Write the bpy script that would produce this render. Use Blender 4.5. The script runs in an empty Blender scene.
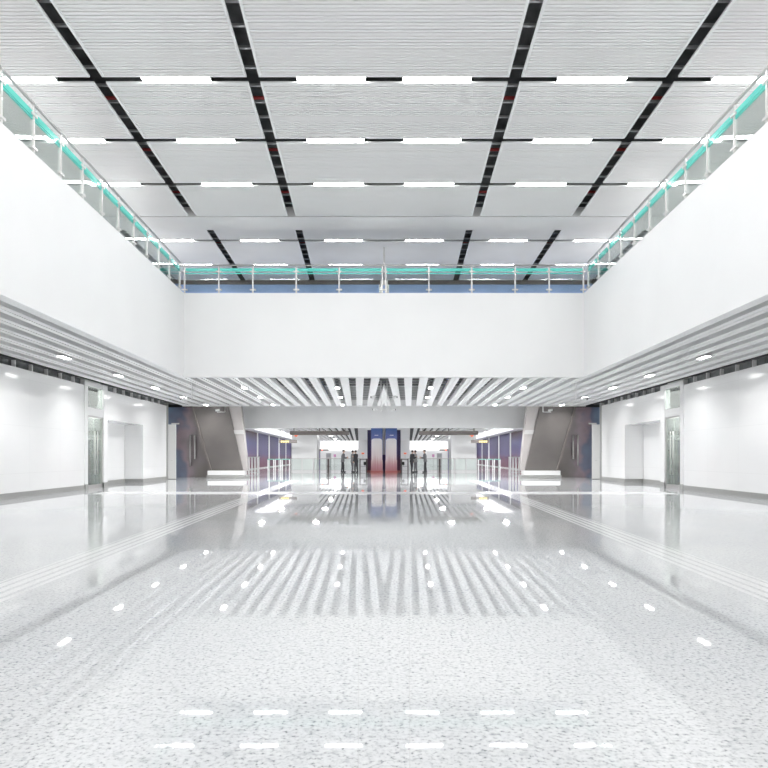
import bpy, bmesh, math, random
from mathutils import Vector
random.seed(7)
C = bpy.context.scene.collection
EYE = 1.3          # eye height above the floor
S = 25/640.0       # the hall flares: each half leans outwards by this much per metre of depth
F = 640.0          # focal length in pixels of the 768 px frame
SIDES = (1, -1)    # 1: left half, -1: right half
SN = {1: 'left', -1: 'right'}

# ------------------------------------------------------------ materials
def mat(name, col, rough=0.5, metal=0.0, spec=0.5, emit=None, es=0.0, coat=0.0):
    m = bpy.data.materials.new(name); m.use_nodes = True
    b = m.node_tree.nodes['Principled BSDF']
    b.inputs['Base Color'].default_value = (*col, 1)
    b.inputs['Roughness'].default_value = rough
    b.inputs['Metallic'].default_value = metal
    b.inputs['Specular IOR Level'].default_value = spec
    b.inputs['Coat Weight'].default_value = coat
    b.inputs['Coat Roughness'].default_value = 0.05
    if emit:
        b.inputs['Emission Color'].default_value = (*emit, 1)
        b.inputs['Emission Strength'].default_value = es
    return m
def N(m, t, **kw):
    n = m.node_tree.nodes.new(t)
    for k, v in kw.items(): setattr(n, k, v)
    return n
def L(m, a, b): m.node_tree.links.new(a, b)
def math_node(m, op, a, b=None, c=None):
    n = N(m, 'ShaderNodeMath', operation=op)
    for i, v in enumerate((a, b, c)):
        if v is None: continue
        if isinstance(v, (int, float)): n.inputs[i].default_value = v
        else: L(m, v, n.inputs[i])
    return n.outputs[0]
def ramp(m, fac, stops, interp='LINEAR'):
    r = N(m, 'ShaderNodeValToRGB'); r.color_ramp.interpolation = interp
    el = r.color_ramp.elements
    while len(el) < len(stops): el.new(0.5)
    for e, (p, c) in zip(el, stops): e.position = p; e.color = (*c, 1)
    L(m, fac, r.inputs[0]); return r.outputs[0]
def noise_tint(m, col, amp=0.04, scale=3.0):
    tc = N(m, 'ShaderNodeTexCoord'); n = N(m, 'ShaderNodeTexNoise'); n.inputs['Scale'].default_value = scale
    L(m, tc.outputs['Object'], n.inputs['Vector'])
    lo = tuple(max(0, c*(1-amp)) for c in col); hi = tuple(min(1, c*(1+amp)) for c in col)
    L(m, ramp(m, n.outputs['Fac'], [(0.3, lo), (0.7, hi)]), m.node_tree.nodes['Principled BSDF'].inputs['Base Color'])
    return m
def geo_pos(m):
    g = N(m, 'ShaderNodeNewGeometry'); s = N(m, 'ShaderNodeSeparateXYZ'); L(m, g.outputs['Position'], s.inputs[0])
    return g.outputs['Position'], s

M = {}
M['white'] = noise_tint(mat('white plaster', (.86, .86, .86), .45), (.86, .86, .86), .012, .7)
M['louvre'] = noise_tint(mat('louvre metal', (.84, .84, .835), .38), (.84, .84, .835), .02, .5)
M['panelframe'] = mat('panel edge', (.86, .87, .87), .35)
M['smooth'] = noise_tint(mat('smooth ceiling panel', (.82, .82, .815), .4), (.82, .82, .815), .04, .6)
M['baffle'] = noise_tint(mat('baffle paint', (.86, .86, .86), .35), (.86, .86, .86), .02, .8)
M['dark'] = noise_tint(mat('plenum dark', (.15, .157, .16), .8), (.15, .157, .16), .4, 2)
M['plenum'] = noise_tint(mat('plenum grey', (.07, .07, .074), .8), (.07, .07, .074), .3, 1.2)
M['base'] = mat('baseboard grey', (.33, .33, .32), .3)
M['steel'] = mat('brushed steel', (.66, .65, .64), .35, .55)
M['steelgrey'] = mat('grey satin rail', (.55, .54, .53), .35, .6)
M['galv'] = mat('galvanised', (.45, .46, .47), .45, .8)
M['red'] = mat('red pipe', (.42, .05, .05), .4)
M['blue_pipe'] = mat('blue duct', (.12, .2, .42), .4)
M['led'] = mat('led strip', (1, 1, 1), .5, emit=(1, 1, 1), es=34)
M['spot'] = mat('spot lens', (1, 1, 1), .5, emit=(1, .99, .97), es=30)
M['cove'] = mat('cove light', (1, 1, 1), .5, emit=(1, 1, 1), es=1.1)
M['brown'] = noise_tint(mat('brown stone', (.125, .114, .108), .3), (.125, .114, .108), .15, .7)
M['signbrown'] = mat('taupe metal', (.16, .14, .13), .4)
M['black'] = mat('black plastic', (.03, .03, .03), .4)
M['darkpost'] = mat('dark bronze post', (.10, .08, .075), .35, .4)
M['amber'] = mat('amber lettering', (.9, .75, .2), .5, emit=(1, .8, .25), es=1.0)
M['orange'] = mat('orange mark', (.9, .16, .08), .5, emit=(1, .2, .08), es=.6)
M['whiteglyph'] = mat('white marks', (.9, .9, .95), .5)
M['pinkmark'] = mat('pink sign', (.75, .35, .6), .5)
M['purple'] = mat('purple trim', (.16, .13, .28), .35)
M['rose'] = mat('rose plinth', (.42, .12, .11), .3)
M['kiosk'] = mat('kiosk grey', (.55, .55, .55), .4)
M['doorwhite'] = mat('white door leaf', (.8, .8, .79), .35)
M['vestibule'] = mat('vestibule paint', (.78, .80, .78), .6)
M['skin'] = noise_tint(mat('skin', (.62, .42, .32), .5), (.62, .42, .32), .06, 8)
M['hair'] = mat('dark hair', (.04, .03, .025), .6)
M['cloth_grey'] = noise_tint(mat('grey cloth', (.20, .20, .21), .9), (.20, .20, .21), .15, 9)
M['cloth_dark'] = noise_tint(mat('charcoal cloth', (.06, .06, .065), .9), (.06, .06, .065), .2, 9)
M['cloth_mid'] = noise_tint(mat('mid grey cloth', (.33, .33, .33), .9), (.33, .33, .33), .1, 9)
M['eye'] = mat('eye', (.05, .04, .04), .2)

def glass(name, tint, gl=0.12):
    m = bpy.data.materials.new(name); m.use_nodes = True; nt = m.node_tree; nt.nodes.clear()
    o = N(m, 'ShaderNodeOutputMaterial'); t = N(m, 'ShaderNodeBsdfTransparent'); g = N(m, 'ShaderNodeBsdfGlossy')
    t.inputs[0].default_value = (*tint, 1); g.inputs['Roughness'].default_value = 0.02
    lw = N(m, 'ShaderNodeFresnel'); lw.inputs[0].default_value = 1.45
    mx = N(m, 'ShaderNodeMixShader')
    f = math_node(m, 'MULTIPLY', lw.outputs[0], gl/0.12*0.6)
    L(m, f, mx.inputs[0]); L(m, t.outputs[0], mx.inputs[1]); L(m, g.outputs[0], mx.inputs[2]); L(m, mx.outputs[0], o.inputs[0])
    return m
M['glass'] = glass('balustrade glass', (.93, .965, .95))
M['doorglass'] = glass('door glass', (.86, .89, .87), .16)
def teal():
    m = mat('teal glass edge', (.16, .80, .70), .15)
    b = m.node_tree.nodes['Principled BSDF']; b.inputs['Alpha'].default_value = .8
    b.inputs['Emission Color'].default_value = (0, 0, 0, 1)
    return m
M['teal'] = teal()
M['tealrail'] = mat('dull teal rail', (.22, .42, .38), .35)
M['polished'] = mat('polished pull handle', (.92, .90, .88), .25, .15)

# glossy wall cladding with thin seams
def wallmat():
    m = mat('white glossy cladding', (.87, .87, .87), .12, spec=.5)
    pos, s = geo_pos(m)
    def seam(out, period, off, w):
        v = math_node(m, 'FRACT', math_node(m, 'DIVIDE', math_node(m, 'ADD', out, off), period))
        return math_node(m, 'LESS_THAN', v, w/period)
    k = math_node(m, 'MAXIMUM', seam(s.outputs['Y'], 2.1, 0.3, .012), seam(s.outputs['Z'], 1.5, 0.75, .010))
    n = N(m, 'ShaderNodeTexNoise'); n.inputs['Scale'].default_value = .45; L(m, pos, n.inputs['Vector'])
    base = ramp(m, n.outputs['Fac'], [(.3, (.86, .86, .86)), (.7, (.89, .89, .89))])
    mx = N(m, 'ShaderNodeMix', data_type='RGBA'); L(m, k, mx.inputs[0]); L(m, base, mx.inputs[6]); mx.inputs[7].default_value = (.80, .80, .80, 1)
    L(m, mx.outputs[2], m.node_tree.nodes['Principled BSDF'].inputs['Base Color'])
    return m
M['wall'] = wallmat()

# polished speckled granite with inset pale guide strips
def floormat():
    m = mat('polished granite', (.7, .7, .7), .05, spec=.6)
    b = m.node_tree.nodes['Principled BSDF']
    pos, s = geo_pos(m)
    def noise(sc, det=2.0, rough=.5):
        n = N(m, 'ShaderNodeTexNoise'); n.inputs['Scale'].default_value = sc; n.inputs['Detail'].default_value = det
        n.inputs['Roughness'].default_value = rough; L(m, pos, n.inputs['Vector']); return n.outputs['Fac']
    sp = ramp(m, noise(42, 3, .6), [(.30, (.24, .25, .26)), (.39, (.52, .53, .54)), (.47, (.68, .685, .69)), (.7, (.76, .765, .765))])
    sp2 = ramp(m, noise(17, 2, .55), [(.28, (.74, .75, .77)), (.42, (.97, .97, .97)), (.6, (1, 1, 1))])
    big = ramp(m, noise(.35, 3, .6), [(.3, (.90, .92, .94)), (.7, (1, 1, 1))])
    def mul(a, c):
        x = N(m, 'ShaderNodeMix', data_type='RGBA', blend_type='MULTIPLY'); x.inputs[0].default_value = 1
        L(m, a, x.inputs[6]); L(m, c, x.inputs[7]); return x.outputs[2]
    col = mul(mul(sp, sp2), big)
    au = math_node(m, 'SUBTRACT', math_node(m, 'ABSOLUTE', s.outputs['X']), math_node(m, 'MULTIPLY', s.outputs['Y'], S))
    d = s.outputs['Y']
    def band(v, c, hw): return math_node(m, 'LESS_THAN', math_node(m, 'ABSOLUTE', math_node(m, 'SUBTRACT', v, c)), hw)
    lon = math_node(m, 'MULTIPLY', band(au, 3.45, .26), math_node(m, 'LESS_THAN', d, 34))
    lines = math_node(m, 'GREATER_THAN', math_node(m, 'FRACT', math_node(m, 'DIVIDE', au, .13)), .35)
    lon = math_node(m, 'MULTIPLY', lon, lines)
    tra = math_node(m, 'MULTIPLY', band(d, 22.5, .8), math_node(m, 'LESS_THAN', au, 9.2))
    k = math_node(m, 'MULTIPLY', math_node(m, 'MAXIMUM', lon, tra), .38)
    # thin slab joints
    def joint(v, p): return math_node(m, 'LESS_THAN', math_node(m, 'FRACT', math_node(m, 'DIVIDE', v, p)), .006/p)
    j = math_node(m, 'MULTIPLY', math_node(m, 'MAXIMUM', joint(au, 1.2), joint(d, 1.2)), .35)
    x = N(m, 'ShaderNodeMix', data_type='RGBA'); L(m, k, x.inputs[0]); L(m, col, x.inputs[6]); x.inputs[7].default_value = (.93, .93, .92, 1)
    y = N(m, 'ShaderNodeMix', data_type='RGBA'); L(m, j, y.inputs[0]); L(m, x.outputs[2], y.inputs[6]); y.inputs[7].default_value = (.5, .5, .5, 1)
    L(m, y.outputs[2], b.inputs['Base Color'])
    r = N(m, 'ShaderNodeMapRange'); L(m, noise(1.2, 3), r.inputs[0]); r.inputs[3].default_value = .012; r.inputs[4].default_value = .035
    L(m, math_node(m, 'ADD', r.outputs[0], math_node(m, 'MULTIPLY', k, .5)), b.inputs['Roughness'])
    L(m, math_node(m, 'SUBTRACT', .55, math_node(m, 'MULTIPLY', k, .4)), b.inputs['Specular IOR Level'])
    bp = N(m, 'ShaderNodeBump'); bp.inputs['Strength'].default_value = .02; bp.inputs['Distance'].default_value = .01
    L(m, noise(1.4, 1), bp.inputs['Height']); L(m, bp.outputs[0], b.inputs['Normal'])
    return m
M['floor'] = floormat()

def bluemat():
    m = mat('glossy blue glass wall', (.12, .22, .50), .08, spec=.8)
    return noise_tint(m, (.36, .50, .80), .1, .8)
M['bluewall'] = bluemat()

def muralmat():
    m = mat('printed mural', (.3, .3, .5), .15)
    pos, s = geo_pos(m)
    n = N(m, 'ShaderNodeTexNoise'); n.inputs['Scale'].default_value = .75; n.inputs['Detail'].default_value = 2; L(m, pos, n.inputs['Vector'])
    ax = math_node(m, 'ABSOLUTE', s.outputs['X'])
    v = math_node(m, 'ADD', math_node(m, 'MULTIPLY', math_node(m, 'SUBTRACT', ax, 11.2), .42), math_node(m, 'MULTIPLY', math_node(m, 'SUBTRACT', n.outputs['Fac'], .5), 1.1))
    L(m, ramp(m, v, [(0, (.24, .21, .20)), (.3, (.28, .24, .25)), (.5, (.40, .30, .34)), (.68, (.22, .24, .34)), (1, (.24, .32, .46))]),
      m.node_tree.nodes['Principled BSDF'].inputs['Base Color'])
    return m
M['mural'] = muralmat()

def postermat(kind):
    m = mat('poster '+kind, (.5, .4, .5), .55, spec=.25)
    tc = N(m, 'ShaderNodeTexCoord'); s = N(m, 'ShaderNodeSeparateXYZ'); L(m, tc.outputs['Generated'], s.inputs[0])
    n = N(m, 'ShaderNodeTexNoise'); n.inputs['Scale'].default_value = 6
    mp = N(m, 'ShaderNodeMapping'); mp.inputs['Scale'].default_value = (3, 3, .25); L(m, tc.outputs['Generated'], mp.inputs[0]); L(m, mp.outputs[0], n.inputs['Vector'])
    if kind == 'tower':
        # pale arch on a blue sky that turns rose towards the foot
        c = ramp(m, math_node(m, 'ADD', s.outputs['Z'], math_node(m, 'MULTIPLY', math_node(m, 'SUBTRACT', n.outputs['Fac'], .5), .3)),
                 [(0, (.46, .20, .22)), (.16, (.58, .34, .36)), (.34, (.76, .66, .66)), (.6, (.84, .80, .79)), (.72, (.82, .79, .80))])
        xx = math_node(m, 'MULTIPLY', math_node(m, 'ABSOLUTE', math_node(m, 'SUBTRACT', s.outputs['X'], .5)), 2)
        top = math_node(m, 'SUBTRACT', .755, math_node(m, 'MULTIPLY', math_node(m, 'POWER', xx, 6), .07))
        k = math_node(m, 'GREATER_THAN', s.outputs['Z'], top)
        edge = math_node(m, 'GREATER_THAN', xx, .92)
        k = math_node(m, 'MAXIMUM', k, math_node(m, 'MULTIPLY', edge, math_node(m, 'GREATER_THAN', s.outputs['Z'], .25)))
        bl = ramp(m, s.outputs['Z'], [(.2, (.30, .16, .30)), (.6, (.20, .20, .42)), (1, (.08, .15, .38))])
        x = N(m, 'ShaderNodeMix', data_type='RGBA'); L(m, k, x.inputs[0]); L(m, c, x.inputs[6]); L(m, bl, x.inputs[7]); c = x.outputs[2]
    elif kind == 'dusk':
        c = ramp(m, math_node(m, 'ADD', s.outputs['Z'], math_node(m, 'MULTIPLY', math_node(m, 'SUBTRACT', n.outputs['Fac'], .5), .25)),
                 [(0, (.20, .08, .10)), (.28, (.24, .13, .19)), (.42, (.15, .12, .25)), (.7, (.10, .10, .24)), (1, (.13, .09, .10))])
    else:
        c = ramp(m, math_node(m, 'ADD', s.outputs['Z'], math_node(m, 'MULTIPLY', math_node(m, 'SUBTRACT', n.outputs['Fac'], .5), .25)),
                 [(0, (.17, .07, .10)), (.25, (.16, .08, .13)), (.4, (.10, .085, .18)), (1, (.08, .075, .17))])
    L(m, c, m.node_tree.nodes['Principled BSDF'].inputs['Base Color'])
    return m
M['poster_tower'] = postermat('tower'); M['poster_dusk'] = postermat('dusk'); M['poster_violet'] = postermat('violet')

# ------------------------------------------------------------ geometry helpers (hall coordinates u, d, z relative to the eye)
def P(sg, u, d, z): return Vector((sg*(u - S*d), d, z + EYE))
def hexa(bm, pts):
    v = [bm.verts.new(p) for p in pts]
    for f in ((0,1,2,3), (4,7,6,5), (0,4,5,1), (1,5,6,2), (2,6,7,3), (3,7,4,0)):
        bm.faces.new([v[i] for i in f])
def bx(bm, sg, u0, u1, d0, d1, z0, z1):
    hexa(bm, [P(sg,u0,d0,z0), P(sg,u1,d0,z0), P(sg,u1,d1,z0), P(sg,u0,d1,z0), P(sg,u0,d0,z1), P(sg,u1,d0,z1), P(sg,u1,d1,z1), P(sg,u0,d1,z1)])
def bxc(bm, u, d0, d1, z0, z1):
    "box across both halves, from u on the left to its mirror on the right"
    a, b = P(1,u,d0,0).x, P(1,u,d1,0).x
    hexa(bm, [Vector(p) for p in ((a,d0,z0+EYE),(-a,d0,z0+EYE),(-b,d1,z0+EYE),(b,d1,z0+EYE),(a,d0,z1+EYE),(-a,d0,z1+EYE),(-b,d1,z1+EYE),(b,d1,z1+EYE))])
def bw(bm, x0, x1, y0, y1, z0, z1):
    hexa(bm, [Vector(p) for p in ((x0,y0,z0),(x1,y0,z0),(x1,y1,z0),(x0,y1,z0),(x0,y0,z1),(x1,y0,z1),(x1,y1,z1),(x0,y1,z1))])
def tube(bm, pts, r, n=10, caps=True):
    rings = []
    pts = [Vector(p) for p in pts]
    for i, p in enumerate(pts):
        t = (pts[min(i+1, len(pts)-1)] - pts[max(i-1, 0)]).normalized()
        a = t.cross(Vector((0,0,1)) if abs(t.z) < .9 else Vector((1,0,0))).normalized(); b = t.cross(a)
        rings.append([bm.verts.new(p + r*(math.cos(k*2*math.pi/n)*a + math.sin(k*2*math.pi/n)*b)) for k in range(n)])
    for r0, r1 in zip(rings, rings[1:]):
        for k in range(n):
            f = bm.faces.new((r0[k], r0[(k+1) % n], r1[(k+1) % n], r1[k])); f.smooth = True
    if caps: bm.faces.new(rings[0]); bm.faces.new(rings[-1])
def prism(bm, pts2, y0, y1):
    "polygon in x,z extruded from y0 to y1"
    a = [bm.verts.new((x, y0, z)) for x, z in pts2]; b = [bm.verts.new((x, y1, z)) for x, z in pts2]
    bm.faces.new(a); bm.faces.new(b[::-1]); n = len(a)
    for i in range(n): bm.faces.new((a[i], b[i], b[(i+1) % n], a[(i+1) % n]))
def ball(bm, c, rx, ry, rz, seg=14):
    r = bmesh.ops.create_uvsphere(bm, u_segments=seg, v_segments=seg//2+2, radius=1)
    for v in r['verts']: v.co = Vector((v.co.x*rx, v.co.y*ry, v.co.z*rz)) + Vector(c)
def clip_half(bm, sg):
    "keep this half's side of the hall's centre line"
    g = bm.verts[:] + bm.edges[:] + bm.faces[:]
    r = bmesh.ops.bisect_plane(bm, geom=g, plane_co=(-sg*.004,0,0), plane_no=(sg,0,0), clear_outer=True, dist=1e-5)
    e = [x for x in r['geom_cut'] if isinstance(x, bmesh.types.BMEdge)]
    if e: bmesh.ops.holes_fill(bm, edges=e, sides=0)
def link(name, bm, m, parent=None, bevel=0.0, origin=None):
    bmesh.ops.recalc_face_normals(bm, faces=bm.faces)
    if parent is not None:
        w = parent['_o'] if '_o' in parent else (0,0,0)
        w = Vector(w)
    elif origin is not None: w = Vector(origin)
    else:
        lo = Vector([min(v.co[i] for v in bm.verts) for i in range(3)]); hi = Vector([max(v.co[i] for v in bm.verts) for i in range(3)])
        w = Vector(((lo.x+hi.x)/2, (lo.y+hi.y)/2, lo.z))
    bmesh.ops.translate(bm, verts=bm.verts, vec=-w)
    me = bpy.data.meshes.new(name); bm.to_mesh(me); bm.free(); me.materials.append(M[m] if isinstance(m, str) else m)
    o = bpy.data.objects.new(name, me); C.objects.link(o)
    if parent is not None: o.parent = parent
    else: o.location = w
    o['_o'] = tuple(w)
    if bevel:
        b = o.modifiers.new('edge', 'BEVEL'); b.width = bevel; b.segments = 2; b.limit_method = 'ANGLE'
    return o
def new(): return bmesh.new()
def tag(o, label=None, cat=None, group=None, kind=None):
    if label: o['label'] = label
    if cat: o['category'] = cat
    if group: o['group'] = group
    if kind: o['kind'] = kind
    return o
def thing(name, loc, label, cat, group=None):
    o = bpy.data.objects.new(name, None); C.objects.link(o); o.location = loc; o['_o'] = tuple(loc); o.empty_display_size = .2
    return tag(o, label, cat, group)
def struct(name, bm, m, bevel=0, label=None): return tag(link(name, bm, m, bevel=bevel), label, None, None, 'structure')
def simple(name, bm, m, label, cat, group=None, bevel=0): return tag(link(name, bm, m, bevel=bevel), label, cat, group)
ORD = ['first','second','third','fourth','fifth','sixth','seventh','eighth','ninth','tenth','eleventh','twelfth','thirteenth','fourteenth','fifteenth','sixteenth','seventeenth','eighteenth','nineteenth','twentieth']
for _t in ('twenty', 'thirty', 'forty'):
    if _t != 'twenty': ORD.append(_t[:-1] + 'ieth')
    ORD += [_t + '-' + _o for _o in ORD[:9]]

# ------------------------------------------------------------ shell
H1, H2, ZL, ZF, ZP = 7.2, 7.57, 2.95, 2.505, 5.17   # upper ceiling, rear upper ceiling, baffles, fascia foot, parapet top
UF, UW = -5.55, -10.65
FD = 20.3
bm = new(); bw(bm, -22, 22, -4, 135, -.15, 0); struct('floor', bm, 'floor', label='polished pale speckled granite floor with guide strips')

for sg in SIDES:
    n = SN[sg]
    b = new()
    bx(b, sg, UW-.2, UW, -4, 24.8, -1.3, 2.76)
    bx(b, sg, UW-.2, UW+.03, 24.8, 25.08, -1.3, ZL)
    bx(b, sg, UW-.2, UW+.03, 26.61, 27.05, -1.3, ZL)
    bx(b, sg, UW-.2, UW+.02, 25.08, 26.61, 1.6, 1.92)
    bx(b, sg, UW-.2, UW+.02, 25.08, 26.61, 2.76, ZL)
    bx(b, sg, UW-.2, UW, 27.05, 31.55, 1.53, 2.76)
    bx(b, sg, UW-1.1, UW-.9, 26.85, 31.75, -1.3, 1.73)
    bx(b, sg, UW-.9, UW-.2, 26.85, 27.05, -1.3, 1.73)
    bx(b, sg, UW-.9, UW-.2, 31.55, 31.75, -1.3, 1.73)
    bx(b, sg, UW-.9, UW-.2, 27.05, 31.55, 1.53, 1.73)
    bx(b, sg, UW-.2, UW, 31.55, 35.4, -1.3, 2.78)
    struct('wall_'+n, b, 'wall')
    b = new()
    for a, c in ((-4, 24.8), (31.55, 35.4)): bx(b, sg, UW-.02, UW+.02, a, c, -1.3, -1.13)
    bx(b, sg, UW-.02, UW+.05, 24.8, 25.08, -1.3, -1.1); bx(b, sg, UW-.02, UW+.05, 26.61, 27.05, -1.3, -1.1)
    bx(b, sg, UW-.9, UW-.87, 27.05, 31.55, -1.3, -1.13); bx(b, sg, UW-.87, UW, 31.52, 31.55, -1.3, -1.13)
    struct('baseboard_'+n, b, 'base')
    # dark ventilation gap above the cladding with white dividers
    b = new(); bx(b, sg, UW-.3, UW-.15, -4, 24.8, 2.76, ZL+.05); bx(b, sg, UW-.3, UW-.15, 27.05, 35.4, 2.76, ZL+.05)
    struct('trim_1' if sg == 1 else 'trim_2', b, 'dark')
    b = new(); k = 2.35
    while k < 35.3:
        if not 24.6 < k < 27.1: bx(b, sg, UW-.14, UW-.02, k, k+.045, 2.76, ZL+.03)
        k += 1.03
    struct('trim_3' if sg == 1 else 'trim_4', b, 'white')
    b = new(); bx(b, sg, UW-.2, UW+.06, 35.4, 35.55, -1.3, ZL); struct('trim_5' if sg == 1 else 'trim_6', b, 'base')
    # vestibule behind the glass door
    b = new(); bx(b, sg, UW-1.5, UW-1.4, 24.7, 27.0, -1.3, ZL); bx(b, sg, UW-1.4, UW-.2, 24.7, 24.8, -1.3, ZL); bx(b, sg, UW-1.4, UW-.9, 26.75, 26.85, -1.3, ZL)
    bx(b, sg, UW-1.4, UW-.2, 24.8, 26.85, ZL, ZL+.1)
    struct('wall_vestibule_'+n, b, 'vestibule')
    # double glass door
    o = P(sg, UW, 25.85, -1.3)
    door = thing('door_1' if sg == 1 else 'door_2', o, None, None); door['kind'] = 'structure'
    b = new(); bx(b, sg, UW-.06, UW-.01, 25.08, 25.14, -1.3, 1.6); bx(b, sg, UW-.06, UW-.01, 26.55, 26.61, -1.3, 1.6); bx(b, sg, UW-.06, UW-.01, 25.14, 26.55, 1.54, 1.6)
    bx(b, sg, UW-.06, UW-.01, 25.14, 26.55, -1.3, -1.15)
    link('door_frame', b, 'steelgrey', door)
    for a, c, h in ((25.15, 25.84, 25.72), (25.86, 26.54, 25.98)):
        b = new(); bx(b, sg, UW-.045, UW-.03, a, c, -1.15, 1.53); g = link('glass_leaf', b, 'doorglass', door)
        b = new(); tube(b, [P(sg, UW+.04, h, -.75), P(sg, UW+.04, h, 1.0)], .022)
        for z in (-.55, .8): tube(b, [P(sg, UW-.03, h, z), P(sg, UW+.04, h, z)], .012)
        link('pull_handle', b, 'steel', g)
    b = new(); bx(b, sg, UW-.045, UW-.03, 25.08, 26.61, 1.92, 2.76); w = struct('window_1' if sg == 1 else 'window_2', b, 'doorglass')
    # galleries: parapet face, slab, outer upper wall
    b = new(); bx(b, sg, UF-.22, UF, -4, FD+.22, ZF, ZP); struct('wall_gallery_'+n, b, 'white')
    b = new(); bx(b, sg, -11.3, UF-.22, -4, 28, 4.4, 4.9); struct('floor_gallery_'+n, b, 'plenum')
    b = new(); bx(b, sg, -11.4, -11.15, 5, 28.2, 4.9, 8.3); struct('wall_upper_'+n, b, 'white')
    b = new(); bx(b, sg, -12.5, -10.87, -4, 38, ZL+.1, 4.4); struct('wall_plenum_'+n, b, 'plenum')
b = new(); bxc(b, UF-.02, FD, FD+.22, ZF, ZP); struct('wall_gallery_back', b, 'white')
b = new(); bxc(b, UF-.22, FD+.22, 28, 4.4, 4.9); struct('floor_gallery_back', b, 'plenum')
b = new(); bxc(b, -11.2, 27.7, 27.95, 4.9, 7.42); struct('wall_upper_back', b, 'bluewall')
b = new(); bxc(b, -11.2, 27.62, 27.72, 7.42, 7.60); struct('trim_7', b, 'signbrown')
b = new(); bxc(b, -11.2, 27.98, 28.15, 7.43, 8.3); struct('wall_upper_back_header', b, 'dark')
b = new(); bxc(b, -11.3, .3, 28.2, 8.3, 8.5); struct('ceiling', b, 'dark')
b = new(); bxc(b, -11.15, 19.28, 20.4, H1, H1+.3); struct('ceiling_beam', b, 'smooth')
b = new(); bxc(b, -12.3, 28.0, 40.9, 4.4, 4.6); struct('ceiling_plenum', b, 'plenum')
# header across the hall behind the baffles
b = new(); bxc(b, -7.35, 40.3, 40.6, 1.763, 4.4); struct('wall_header', b, noise_tint(mat('header panels', (.92, .92, .915), .45), (.92, .92, .915), .03, .8))
b = new(); bxc(b, -12.3, 40.65, 40.9, 2.9, 4.4); struct('wall_header_upper', b, 'plenum')

# ------------------------------------------------------------ upper ceiling panels
rows1 = [.48, 2.84, 5.2, 7.54, 9.9, 12.26, 14.62, 16.98, 19.28]
rows2 = [20.4, 22.5, 25.4, 27.65]
cols = [(-2.02, None), (-5.0, -2.02), (-7.97, -5.0), (-10.93, -7.97)]
G = .115
def louvre_panel(sg, ci, d0, d1, H, fine, label):
    u0, u1 = cols[ci]
    c = ci == 0
    g0, g1 = d0 + .095, d1 - .095
    xc = 0 if c else P(sg, (u0+u1)/2, (g0+g1)/2, 0).x
    t = thing('louvred_tile', (xc, (g0+g1)/2, H+EYE), label, 'ceiling panel', 'louvred ceiling panels over the hall' if not fine else 'smooth ceiling panels over the rear gallery')
    def box(b, ua, ub, a, e, z0, z1):
        if c: bxc(b, ua, a, e, z0, z1)
        else: bx(b, sg, ua, ub, a, e, z0, z1)
    w = .05
    b = new()
    if c:
        box(b, u0+G, None, g0, g0+w, H, H+.035); box(b, u0+G, None, g1-w, g1, H, H+.035)
        for s2 in SIDES: bx(b, s2, u0+G, u0+G+w, g0+w, g1-w, H, H+.035)
    else:
        box(b, u0+G, u1-G, g0, g0+w, H, H+.035); box(b, u0+G, u1-G, g1-w, g1, H, H+.035)
        bx(b, sg, u0+G, u0+G+w, g0+w, g1-w, H, H+.035); bx(b, sg, u1-G-w, u1-G, g0+w, g1-w, H, H+.035)
    link('panel_frame', b, 'panelframe', t)
    b = new()
    if not fine:
        nb = 24; a0, a1 = g0+w, g1-w; pitch = (a1-a0)/nb
        for i in range(nb):
            s0 = a0 + i*pitch
            box(b, u0+G+w, None if c else u1-G-w, s0+.012, s0+pitch-.012, H+.012, H+.030)
        box(b, u0+G+w, None if c else u1-G-w, a0, a1, H+.045, H+.055)
    else:
        box(b, u0+G+w, None if c else u1-G-w, g0+w, g1-w, H+.012, H+.03)
    link('louvre_blades', b, 'smooth' if fine else 'louvre', t)
def strip_light(sg, ci, d, H, label):
    uc = -.535 - 2.97*ci
    o = P(sg, uc, d, H)
    t = thing('ceiling_strip_light', o, label, 'ceiling light', 'white strip lights between the ceiling panels')
    b = new(); bx(b, sg, uc-.66, uc+.66, d-.085, d+.085, H+.02, H+.14); hs = link('light_housing', b, 'panelframe', t)
    b = new(); bx(b, sg, uc-.645, uc+.645, d-.075, d+.075, H+.005, H+.02); link('diffuser', b, 'led', hs)
colname = ['in the column beside the centre line', 'in the second column out from the centre', 'in the third column out from the centre', 'in the outermost column']
for rows, H, fine in ((rows1, H1, False), (rows2, H2, True)):
    nr = len(rows)-1
    for ri in range(nr):
        rn = (ORD[nr-1-ri] + ' row before the beam' if not fine else ORD[ri] + ' row beyond the beam')
        kind = 'smooth grey' if fine else 'white louvred'
        louvre_panel(1, 0, rows[ri], rows[ri+1], H, fine, '%s ceiling panel spanning the centre, %s' % (kind, rn))
        for ci in (1, 2, 3):
            for sg in SIDES:
                louvre_panel(sg, ci, rows[ri], rows[ri+1], H, fine, '%s ceiling panel, %s %s side, %s' % (kind, ['','first column','second column','outermost column'][ci], SN[sg], rn))
    lr = rows[1:-1]
    for li, d in enumerate(lr):
        rn = (ORD[len(lr)-1-li] + ' row before the beam') if not fine else ORD[li] + ' row beyond the beam'
        for ci in range(4):
            for sg in SIDES:
                strip_light(sg, ci, d, H, '%s strip light out from the centre, %s half, %s' % (ORD[ci], SN[sg], rn))
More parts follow.
